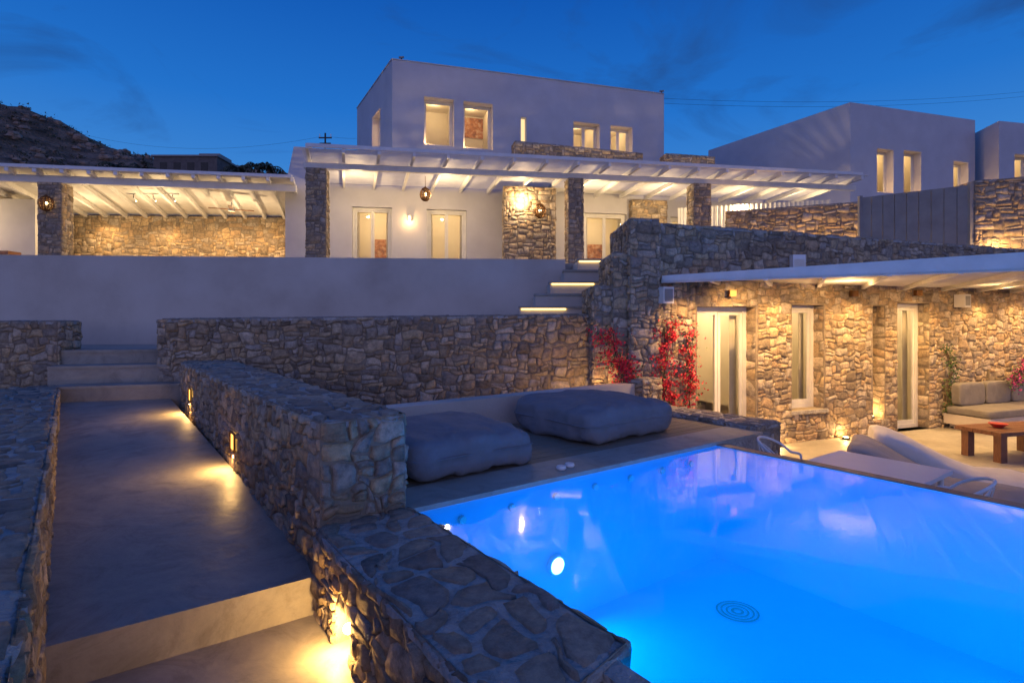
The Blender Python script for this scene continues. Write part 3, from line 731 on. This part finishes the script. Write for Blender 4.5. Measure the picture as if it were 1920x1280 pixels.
for u,v in ((-.55,-.22),(.55,-.22),(.55,.22),(-.55,.22)):
    m=M(); m.prism([rr(7.35,8.15,u-.06,v-.05,cr),rr(7.35,8.15,u+.06,v-.05,cr),rr(7.35,8.15,u+.06,v+.05,cr),rr(7.35,8.15,u-.06,v+.05,cr)],-1.999,-1.621,REDWOOD); m.obj('leg',CT)
m=M(); c=V((7.1,8.1,-1.564)); m.cyl(c,c+V((0,0,.06)),.05,.12,REDC,18,False); m.cyl(c+V((0,0,.06)),c+V((0,0,.05)),.12,.04,REDC,18); m.obj('bowl',label='small red ceramic bowl on the coffee table',category='bowl')
def lounger(c,rot,L,Wd,T,head,mat,lab,seed):
    m=M()
    def bend(x):
        t=max(0,(-x-.05)/1.05); return head*t*t*(3-2*t)-.02*(1-x*x)
    cushion(m,c,(L,Wd,T),rot,mat,p=6,wr=.018,bend=bend,n=26,dome=.10,seed=seed)
    o=m.obj('lounger',label=lab,category='lounger'); weld(o)
lounger((5.60,6.35,-2.0),math.radians(-27),2.5,.82,.24,.48,PADW,'white fabric beanbag lounger with raised headrest on the terrace',2)
lounger((4.80,5.78,-2.0),math.radians(-36),2.2,.85,.27,.42,PADT,'taupe beanbag lounger with raised headrest beside the pool',5)
lounger((5.30,4.75,-2.0),math.radians(-50),1.9,.82,.34,.0,PADT,'flat taupe beanbag beside the raised pool',15)
TB=E('side_table',fr3(5.7,2.1,-2),'white square garden table beside the pool','table')
m=M(); A=[fr(5.3,1.68),fr(6.05,1.68),fr(6.05,2.62),fr(5.3,2.62)]; m.prism(A,-1.365,-1.33,PLAST); m.obj('table_top',TB)
for a_,b_ in ((5.37,1.75),(5.98,1.75),(5.98,2.55),(5.37,2.55)):
    m=M(); m.cyl(fr3(a_,b_,-2.0),fr3(a_,b_,-1.366),.02,.025,PLAST); m.obj('leg',TB)
def chair(cx,cy,rot,mat,lab,z=-2.0,grp='white curved garden chairs',h=.78):
    T=E('garden_chair',(cx,cy,z),lab,'chair',grp); cs,sn=math.cos(rot),math.sin(rot)
    def w(u,v,zz): return V((cx+u*cs-v*sn,cy+u*sn+v*cs,z+zz))
    m=M(); m.cyl(w(0,0,.43),w(0,0,.455),.21,.215,mat,24); m.obj('seat',T)
    m=M()
    P=[w(.25*math.cos(t),.24*math.sin(t)-.0,.60+(h-.62)*max(0,math.sin(t))**.7) for t in [math.radians(-25+230*i/32) for i in range(33)]]
    m.tube(P,.013,mat)
    P=[w(.14*math.cos(t),.22*math.sin(t)**1 ,.46+(h-.54)*max(0,math.sin(t))) for t in [math.radians(180*i/20) for i in range(21)]]
    m.tube(P,.008,mat)
    for uu in (-.05,.05): m.tube([w(uu,.12,.45),w(uu,.21,.62),w(uu*.8,.235,h-.06)],.006,mat,6)
    m.obj('backrest',T)
    for k,(u,v) in enumerate(((-.19,-.16),(.19,-.16),(.17,.17),(-.17,.17))):
        m=M(); m.tube([w(u*1.15,v*1.15,0),w(u,v,.3),w(u*.95,v*.95,.44),w(u*1.2,v*.7,.60)] if v<0 else [w(u*1.15,v*1.15,0),w(u,v,.44),w(u*.95,v*1.05,.62)],.011,mat); m.obj('leg',T)
x,y=fr(5.62,2.98); chair(x,y,TH+math.radians(15),PLAST,'white curved-back garden chair beside the table')
x,y=fr(5.45,1.50); chair(x,y,TH+math.radians(200),PLAST,'white curved-back garden chair beside the table')

# ============================================================ MAIN HOUSE
MH=E('main_house',(0,18.5,1.15),'white cubic two-storey villa with lit windows and stone details','house')
WO=V((-6.9,17.3)); WD=V((.987,.163)).normalized(); WN=V((WD.y,-WD.x))
def wp(s,o,z): q=WO+WD*s+WN*o; return V((q.x,q.y,z))
m=M(); z0=1.15
P=[wp(0,0,z0),wp(16.5,0,z0),wp(16.5,0,4.3),wp(0,0,4.3)]
hl=[(1.85,3.09,0,2.45),(4.19,5.48,0,2.45),(9.47,11.0,0,2.5),(12.6,13.9,0,2.45)]
wallface(m,P,WHITE,hl,.3)
for a,b in ((wp(0,-6,0),wp(0,0,0)),(wp(16.5,0,0),wp(16.5,-6,0))):
    m.face([(a.x,a.y,z0),(b.x,b.y,z0),(b.x,b.y,4.3),(a.x,a.y,4.3)],WHITE)
m.face([wp(0,0,4.3),wp(16.5,0,4.3),wp(16.5,-6,4.3),wp(0,-6,4.3)],WHITE)
m.obj('ground_floor_wall',MH)
for k,h in enumerate(hl):
    window(MH,tuple(WO),WD,h[0],h[1],1.15,1.15+h[3],.14,2,'door',fw=.08,w_in=50,pic=(k in(0,2)),e=.5)
CF=V((-3.89,18.0)); CD=V((.961,.278)).normalized(); CR=V((5.69,20.77)); CB=V((-6.2,22.2)); CBR=V((3.6,25.4))
m=M(); ct=8.45; cb=4.0
P=[V((*CF,cb)),V((*CR,cb)),V((*CR,ct)),V((*CF,ct))]
hw=[(1.03,2.03,5.80,7.37),(2.35,3.37,5.80,7.36),(4.37,4.57,5.92,7.03),(6.33,7.35,5.82,7.07),(7.78,8.66,5.9,7.07)]
wallface(m,P,WHITE,[(a,b,c-cb,d_-cb) for a,b,c,d_ in hw],.34)
P=[V((*CB,cb)),V((*CF,cb)),V((*CF,ct)),V((*CB,ct))]; Ls=(CB-CF).length
wallface(m,P,WHITE,[(Ls-2.5,Ls-1.4,6.05-cb,7.35-cb)],.34)
m.face([(*CR,cb),(*CBR,cb),(*CBR,ct),(*CR,ct)],WHITE); m.face([(*CBR,cb),(*CB,cb),(*CB,ct),(*CBR,ct)],WHITE)
m.face([(*CF,ct-.02),(*CR,ct-.02),(*CBR,ct-.02),(*CB,ct-.02)],WHITE)
m.obj('upper_floor_wall',MH)
m=M()
for p,q in ((CF,CR),(CB,CF)):
    m.beam((*p,ct+.015),(*q,ct+.015),.06,.025,WHITE)
m.obj('roof_edging',MH)
for t in (.03,.99): 
    m=M(); q=CF.lerp(CR,t); m.beam((q.x,q.y,ct+.03),(q.x,q.y,ct+.12),.04,.04,METAL); m.beam((q.x-.08,q.y,ct+.10),(q.x+.08,q.y-.02,ct+.10),.05,.05,FENCEM)
    m.obj('roof_light',MH)
for k,(a,b,c,d_) in enumerate(hw):
    if b-a>.5: window(MH,tuple(CF),CD,a,b,c,d_,.30,1 if k<2 else 2,'window',fw=.045,w_in=17,curt=False,lit=15.0,e=.12,dep=1.7,pic=(k==1))
k=M(); a,b,c,d_=hw[2]; o=V((CD.y,-CD.x))
q=[CF+CD*a-o*.2,CF+CD*b-o*.2]; k.face([(*q[0],c),(*q[1],c),(*q[1],d_),(*q[0],d_)],emis('slit_window_glow',(1,.70,.34),1.3)); k.obj('window',MH)
window(MH,tuple(CB),tuple(CF-CB),Ls-2.5,Ls-1.4,6.05,7.35,.26,2,'window',fw=.05,w_in=12,curt=False,lit=14,e=.1,dep=.7,lr=-1)
m=M()
stone_block(m,[(-.25,16.95),(1.35,17.2),(1.30,18.5),(-.3,18.4)],1.1,4.1,.08,.024,sides=[0,1,3],cap=False,hi=False); m.obj('stone_pier',MH,label='rubble stone pier between the terrace doors')
m=M(); a=wp(11.1,.25,0);b=wp(12.35,.25,0);c=wp(12.35,-.2,0);d_=wp(11.1,-.2,0)
stone_block(m,[tuple(a.xy),tuple(b.xy),tuple(c.xy),tuple(d_.xy)],1.1,4.1,.08,.024,sides=[0,1,3],cap=False,hi=False); m.obj('stone_pier',MH,label='rubble stone pier beside the doors')
m=M(); stone_block(m,[(.1,17.7),(4.35,18.45),(4.25,18.9),(.0,18.15)],4.3,[5.72,5.55,5.55,5.72],.08,.022,sides=[0,1,3],hi=False); m.obj('roof_parapet',MH,label='rubble stone parapet on the flat roof')
m=M(); stone_block(m,[(5.35,19.3),(7.2,19.7),(7.1,20.3),(5.3,19.9)],4.3,5.8,.08,.022,sides=[0,1,3],hi=False); m.obj('roof_parapet',MH,label='rubble stone parapet on the flat roof')
m=M()
q=[(-6.95,17.0),(-6.15,17.1)]
m.face([(q[0][0],q[0][1],1.15),(q[1][0],q[1][1],1.15),(q[1][0],q[1][1],5.32),(-6.7,17.03,5.32),(q[0][0],q[0][1],4.1)],WHITE)
m.prism([(-6.9,17.12),(-6.17,17.2),(-7.2,20.5),(-8.0,20.4)],1.15,[4.1,5.3,5.3,4.1],WHITE); m.obj('gable_wall',MH)

# pergola
PG=E('pergola',(2,15.5,1.15),'white timber pergola on stone pillars over the upper terrace','pergola')
O0,O1=V((-5.03,13.6)),V((10.3,16.3)); I0,I1=V((-5.44,14.5)),V((10.5,17.0)); B0,B1=V((-6.2,17.35)),V((10.0,20.0))
m=M(); m.beam((*O0,4.29),(*O1,4.29),.05,.09,PAINT); m.obj('fascia_beam',PG)
m=M(); m.beam((*I0,4.04),(*I1,4.04),.12,.15,PAINT); m.obj('front_beam',PG)
m=M(); m.beam((*O0,4.27),(*B0,4.27),.07,.12,PAINT); m.obj('side_beam',PG)
for i in range(1,19):
    t=i/18; m=M(); m.beam((*O0.lerp(O1,t),4.205),(*B0.lerp(B1,t),4.205),.07,.13,PAINT); m.obj('rafter',PG)
m=M(); f0,f1,f2,f3=I0.lerp(B0,-.24),I1.lerp(B1,-.18),B1,B0
for i in range(34):
    t0=i/34;t1=(i+.42)/34
    p0,p1,p2,p3=f0.lerp(f3,t0),f1.lerp(f2,t0),f1.lerp(f2,t1),f0.lerp(f3,t1)
    m.prism([tuple(p0),tuple(p1),tuple(p2),tuple(p3)],4.278,4.296,PAINT)
m.obj('roof_slats',PG)
def sq(cx,cy,w,d_=None): 
    d_=d_ or w; an=math.radians(8); return [rr(cx,cy,-w/2,-d_/2,an),rr(cx,cy,w/2,-d_/2,an),rr(cx,cy,w/2,d_/2,an),rr(cx,cy,-w/2,d_/2,an)]
for cx,cy,w in ((-5.12,14.62,.50),(1.75,15.65,.42),(5.47,16.25,.52)):
    m=M(); stone_block(m,sq(cx,cy,w,.46),1.12,3.95,.07,.02,sides=[0,1,3],cap=False,hi=False); m.obj('stone_pillar',PG)
for t,w_ in ((.08,60),(.24,60),(.38,50),(.52,60),(.66,60),(.82,60),(.95,45)):
    q=I0.lerp(I1,t).lerp(B0.lerp(B1,t),.45); pt((q.x,q.y,3.65),w_*1.3,WARM2,.04)
def lantern(p,lab,r=.16,hang=.3,w=6):
    T=E('lantern',p,lab,'lantern'); k=M(); p=V(p)
    for i in range(12):
        a=i*2*math.pi/12; k.tube([p+V((math.cos(a)*r*math.sin(t),math.sin(a)*r*math.sin(t),-math.cos(t)*r*1.25)) for t in [math.pi*j/8 for j in range(9)]],.016,BRASS,4)
    for zz in (-.7,-.3,.2,.6):
        rr_=r*math.sqrt(1-(zz*.8)**2); k.tube([p+V((math.cos(a)*rr_,math.sin(a)*rr_,zz*r*1.25*.8)) for a in [2*math.pi*j/16 for j in range(17)]],.013,BRASS,4)
    k.cyl(p+V((0,0,r*.9)),p+V((0,0,r*1.5)),r*.6,.02,BRASS,12)
    k.cyl(p+V((0,0,r*1.2)),p+V((0,0,r*1.2+hang)),.008,.008,BRASS,6); k.obj('cage',T)
    k=M(); k.ball(p,.04,LAMP,8); k.obj('bulb',T); pt(p,w,CANDLE,.035)
lantern((-2.5,16,3.62),'brass cage lantern hanging under the pergola',.15,.35,4)
lantern((.85,16.78,3.3),'pierced brass wall lantern on the stone pier',.17,.05,34)
lantern((-12.6,15.0,3.15),'pierced brass wall lantern on the stone pillar',.16,.05,18)
k=M(); c=wp(3.65,.08,3.2); k.cyl(c,c+V((0,0,.14)),.05,.07,PLAST,14); k.ball(c+V((0,0,.0)),.03,LAMP,8); k.obj('wall_lamp',MH); pt(c+V((0,-.12,-.02)),11,WARM,.02)

# ============================================================ LEFT PAVILION
PV=E('pavilion',(-12,17,1.15),'open white pavilion with sloping beamed roof on stone pillar','pavilion')
a0_,a1_=V((-18,14.42)),V((-6.35,16.33)); b0_,b1_=V((-20,19.6)),V((-7.6,20.3))
m=M(); m.beam((*a0_,3.87),(*a1_,3.87),.14,.20,PAINT); m.obj('front_beam',PV)
m=M(); e0=a0_+V((.05,-.45));e1=a1_+V((.05,-.45)); m.beam((*e0,4.10),(*e1,4.10),.05,.07,PAINT); m.obj('fascia_beam',PV)
for i in range(0,19):
    t=i/18; m=M(); m.beam((*e0.lerp(e1,t),4.03),(*b0_.lerp(b1_,t),3.70),.09,.14,PAINT); m.obj('rafter',PV)
m=M(); m.prism([tuple(e0),tuple(e1),tuple(b1_),tuple(b0_)],[4.11,4.11,3.78,3.78],[4.16,4.16,3.83,3.83],PAINT); m.obj('roof',PV)
m=M(); stone_block(m,sq(-12.65,15.38,.58,.5),1.12,3.76,.07,.02,sides=[0,1,3],cap=False,hi=False); m.obj('stone_pillar',PV)
m=M(); stone_faces(m,[V((-20,19.4,1.1)),V((-8.15,20.1,1.1)),V((-8.15,20.1,3.72)),V((-20,19.4,3.72))],.085,.024,(),False); m.obj('stone_back_wall',PV)
m=M(); m.prism([(-8.2,20.2),(-6.95,17.1),(-6.8,17.15),(-8.0,20.3)],1.15,3.9,WHITE); m.obj('plaster_wall',PV)
m=M(); m.prism([(-20,16.6),(-14.7,17.1),(-14.9,17.5),(-20,17.1)],1.15,3.72,WHITE); m.obj('plaster_wall',PV)
m=M(); m.prism([(-16.2,16.3),(-14.9,16.4),(-14.95,16.9),(-16.2,16.8)],1.95,2.05,REDWOOD); m.prism([(-16.1,16.4),(-15,16.5),(-15,16.8),(-16.1,16.7)],1.15,1.95,WHITE); m.obj('bar_counter',PV)
m=M()
for x_ in (-11.6,-11.0,-10.4):
    m.cyl((x_,17,3.86),(x_,17,3.74),.01,.01,METAL); m.cyl((x_,17,3.75),(x_+.03,17.06,3.67),.03,.03,PLAST); m.ball((x_+.033,17.065,3.665),.02,LAMP,6)
m.beam((-11.8,17,3.87),(-10.2,17,3.87),.03,.03,PLAST); m.obj('track_light',PV)
m=M(); c=V((-8.9,17.6,3.75)); m.cyl(c,c-V((0,0,.18)),.02,.02,PLAST); m.cyl(c-V((0,0,.18)),c-V((0,0,.3)),.09,.1,PLAST)
for i in range(4):
    a=i*math.pi/2+.4; m.beam(c+V((math.cos(a)*.1,math.sin(a)*.1,-.24)),c+V((math.cos(a)*.65,math.sin(a)*.65,-.24)),.12,.012,REDWOOD)
m.obj('ceiling_fan',PV)
for x_,y_,w_ in ((-11,17.3,95),(-8.9,18,70),(-13.6,17.8,75),(-16.5,15.8,90)): pt((x_,y_,2.9),w_,WARM2,.03)
for x_ in (-14.3,-12.2,-10.3,-8.8): spot((x_,19.0,3.5),(x_,20.0,1.0),130,130,WARM,.02,1)

# ============================================================ RIGHT SIDE
m=M(); stone_block(m,[(6.4,16.6),(9.4,15.0),(9.7,15.5),(6.7,17.1)],1.1,[3.25,3.2,3.2,3.25],.075,.024,sides=[0,1,3],hi=False); m.obj('stone_wall',label='lit rubble stone garden wall on the upper terrace',category='wall')
FE=E('fence',(9.4,13.05,1.15),'grey vertical board fence on the upper terrace','fence')
f0=V((8.6,13.7));f1=V((10.25,12.4))
m=M()
for i in range(9):
    a=f0.lerp(f1,i/9+.004);b=f0.lerp(f1,(i+1)/9-.004)
    m.prism([tuple(a),tuple(b),tuple(b-V((.0,-.04))),tuple(a-V((0,-.04)))],1.2,3.02,FENCEM)
m.obj('boards',FE)
for ff in (f0,f1):
    m=M(); m.beam((*ff,1.15),(*ff,3.06),.08,.08,FENCEM); m.obj('post',FE)
m=M(); m.beam((f0.x,f0.y+.07,2.6),(f1.x,f1.y+.07,2.6),.05,.08,FENCEM); m.obj('rail',FE)
m=M(); stone_block(m,[(10.3,12.35),(14.5,12.0),(14.5,12.6),(10.3,12.95)],1.0,[3.1,3.35,3.35,3.1],.075,.024,sides=[0,3],hi=False); m.obj('stone_wall',label='tall lit rubble stone wall beside the fence',category='wall')
for x_,y_ in ((10.7,12.1),(11.7,12.0)):
    k=M(); k.cyl((x_,y_,1.151),(x_,y_,1.3),.05,.06,METAL); k.ball((x_,y_,1.31),.035,LAMP,6); k.obj('garden_lamp',label='small uplight at the foot of the stone wall',category='lamp',group='garden uplights'); pt((x_,y_-.05,1.5),40,WARM,.03)
for x_,y_ in ((7.0,16.0),(8.2,15.3),(9.2,14.8)): pt((x_,y_-.1,1.6),48,WARM,.02)
m=M(); rows=[]
for z_ in (2.4,3.75): rows.append([V((5.6+4.3*i/160,18.6-1.3*i/160+.03*math.sin(i*1.3),z_)) for i in range(161)])
m.grid(rows,PAINT); m.beam((5.6,18.6,2.4),(9.9,17.3,2.4),.06,.06,PAINT)
for t in (0,.5,1): m.beam((5.6+4.3*t,18.6-1.3*t,1.15),(5.6+4.3*t,18.6-1.3*t,3.75),.06,.06,PAINT)
m.obj('reed_screen',label='white ribbed reed screen behind the pergola',category='screen')

def cubehouse(name,lab,F,R,B,zb,zt,wins):
    H=E(name,(F[0],F[1],zb),lab,'house'); F=V(F);R=V(R);B=V(B); BR=B+(R-F); d_=(R-F).normalized()
    m=M(); P=[V((*F,zb)),V((*R,zb)),V((*R,zt)),V((*F,zt))]
    wallface(m,P,WHITE,[(a,b,c-zb,e-zb) for a,b,c,e in wins],.34)
    m.face([(*B,zb),(*F,zb),(*F,zt),(*B,zt)],WHITE); m.face([(*R,zb),(*BR,zb),(*BR,zt),(*R,zt)],WHITE); m.face([(*BR,zb),(*B,zb),(*B,zt),(*BR,zt)],WHITE)
    m.face([(*F,zt-.02),(*R,zt-.02),(*BR,zt-.02),(*B,zt-.02)],WHITE); m.obj('wall',H)
    for a,b,c,e in wins: window(H,tuple(F),d_,a,b,c,e,.30,1,'window',fw=.04,w_in=20,curt=False,lit=15,e=.12,dep=1.6)
    return H
cubehouse('guest_villa','white cubic villa with three narrow lit windows',(12.2,20),(18.2,21.8),(9.1,25.7),1.0,7.85,[(1.25,2.05,4.7,6.3),(2.55,3.42,4.5,6.35),(5.1,5.9,4.85,6.15)])
cubehouse('guest_villa','white cubic villa partly hidden beside another villa',(18.35,20.9),(24.3,22.2),(18.9,24.0),1.0,7.5,[(.75,1.6,4.6,6.3)])

# ============================================================ SKY
w=bpy.data.worlds.new('World'); scene.world=w; w.use_nodes=True; nt=w.node_tree; nt.nodes.clear(); L=nt.links.new
out=N(nt,'ShaderNodeOutputWorld'); bg=N(nt,'ShaderNodeBackground'); bg.inputs[1].default_value=1.2
tc=N(nt,'ShaderNodeTexCoord'); sx=N(nt,'ShaderNodeSeparateXYZ'); L(tc.outputs['Generated'],sx.inputs[0])
rp=ramp(nt,[(0,(.05,.10,.20)),(.02,(.14,.31,.54)),(.18,(.050,.22,.56)),(.34,(.014,.14,.50)),(.50,(.005,.082,.385)),(1,(.004,.052,.27))])
L(sx.outputs['Z'],rp.inputs['Fac'])
mp=N(nt,'ShaderNodeMapping'); mp.inputs['Scale'].default_value=(1,1,2.6); mp.inputs['Location'].default_value=(.35,0,0); L(tc.outputs['Generated'],mp.inputs['Vector'])
nz=N(nt,'ShaderNodeTexNoise'); nz.inputs['Scale'].default_value=3.0; nz.inputs['Detail'].default_value=10; nz.inputs['Roughness'].default_value=.58; nz.inputs['Distortion'].default_value=1.0; L(mp.outputs['Vector'],nz.inputs['Vector'])
cr_=ramp(nt,[(.51,(0,0,0)),(.76,(.8,.8,.8))]); L(nz.outputs['Fac'],cr_.inputs['Fac'])
mx=N(nt,'ShaderNodeMix',data_type='RGBA'); L(cr_.outputs['Color'],mx.inputs[0]); L(rp.outputs['Color'],mx.inputs[6]); mx.inputs[7].default_value=(.014,.055,.19,1)
def mth(op,a,b=None):
    n_=N(nt,'ShaderNodeMath',operation=op)
    for i,x in enumerate((a,b)):
        if x is None: continue
        if isinstance(x,(int,float)): n_.inputs[i].default_value=x
        else: L(x,n_.inputs[i])
    return n_.outputs[0]
gy=N(nt,'ShaderNodeMapRange'); gy.interpolation_type='SMOOTHSTEP'; gy.inputs['From Min'].default_value=.15; gy.inputs['From Max'].default_value=-.9; L(sx.outputs['Y'],gy.inputs['Value'])
gz=N(nt,'ShaderNodeMapRange'); gz.inputs['From Min'].default_value=.8; gz.inputs['From Max'].default_value=0; L(sx.outputs['Z'],gz.inputs['Value'])
gg=mth('MULTIPLY',gy.outputs[0],gz.outputs[0])
ad=N(nt,'ShaderNodeMix',data_type='RGBA',blend_type='ADD'); L(gg,ad.inputs[0]); L(mx.outputs[2],ad.inputs[6]); ad.inputs[7].default_value=(.42,.25,.31,1)
L(ad.outputs[2],bg.inputs[0]); L(bg.outputs[0],out.inputs[0])

# ============================================================ CAMERA
cam=bpy.data.cameras.new('camera'); co=bpy.data.objects.new('camera',cam); COL.objects.link(co)
co.location=(0,0,0); co.rotation_euler=(math.radians(90),0,0)
cam.sensor_width=36; cam.lens=36*1040/1920; cam.shift_y=-40/1920; cam.clip_start=.05; cam.clip_end=2000
scene.camera=co
scene.view_settings.view_transform='Standard'; scene.view_settings.look='None'; scene.view_settings.exposure=0
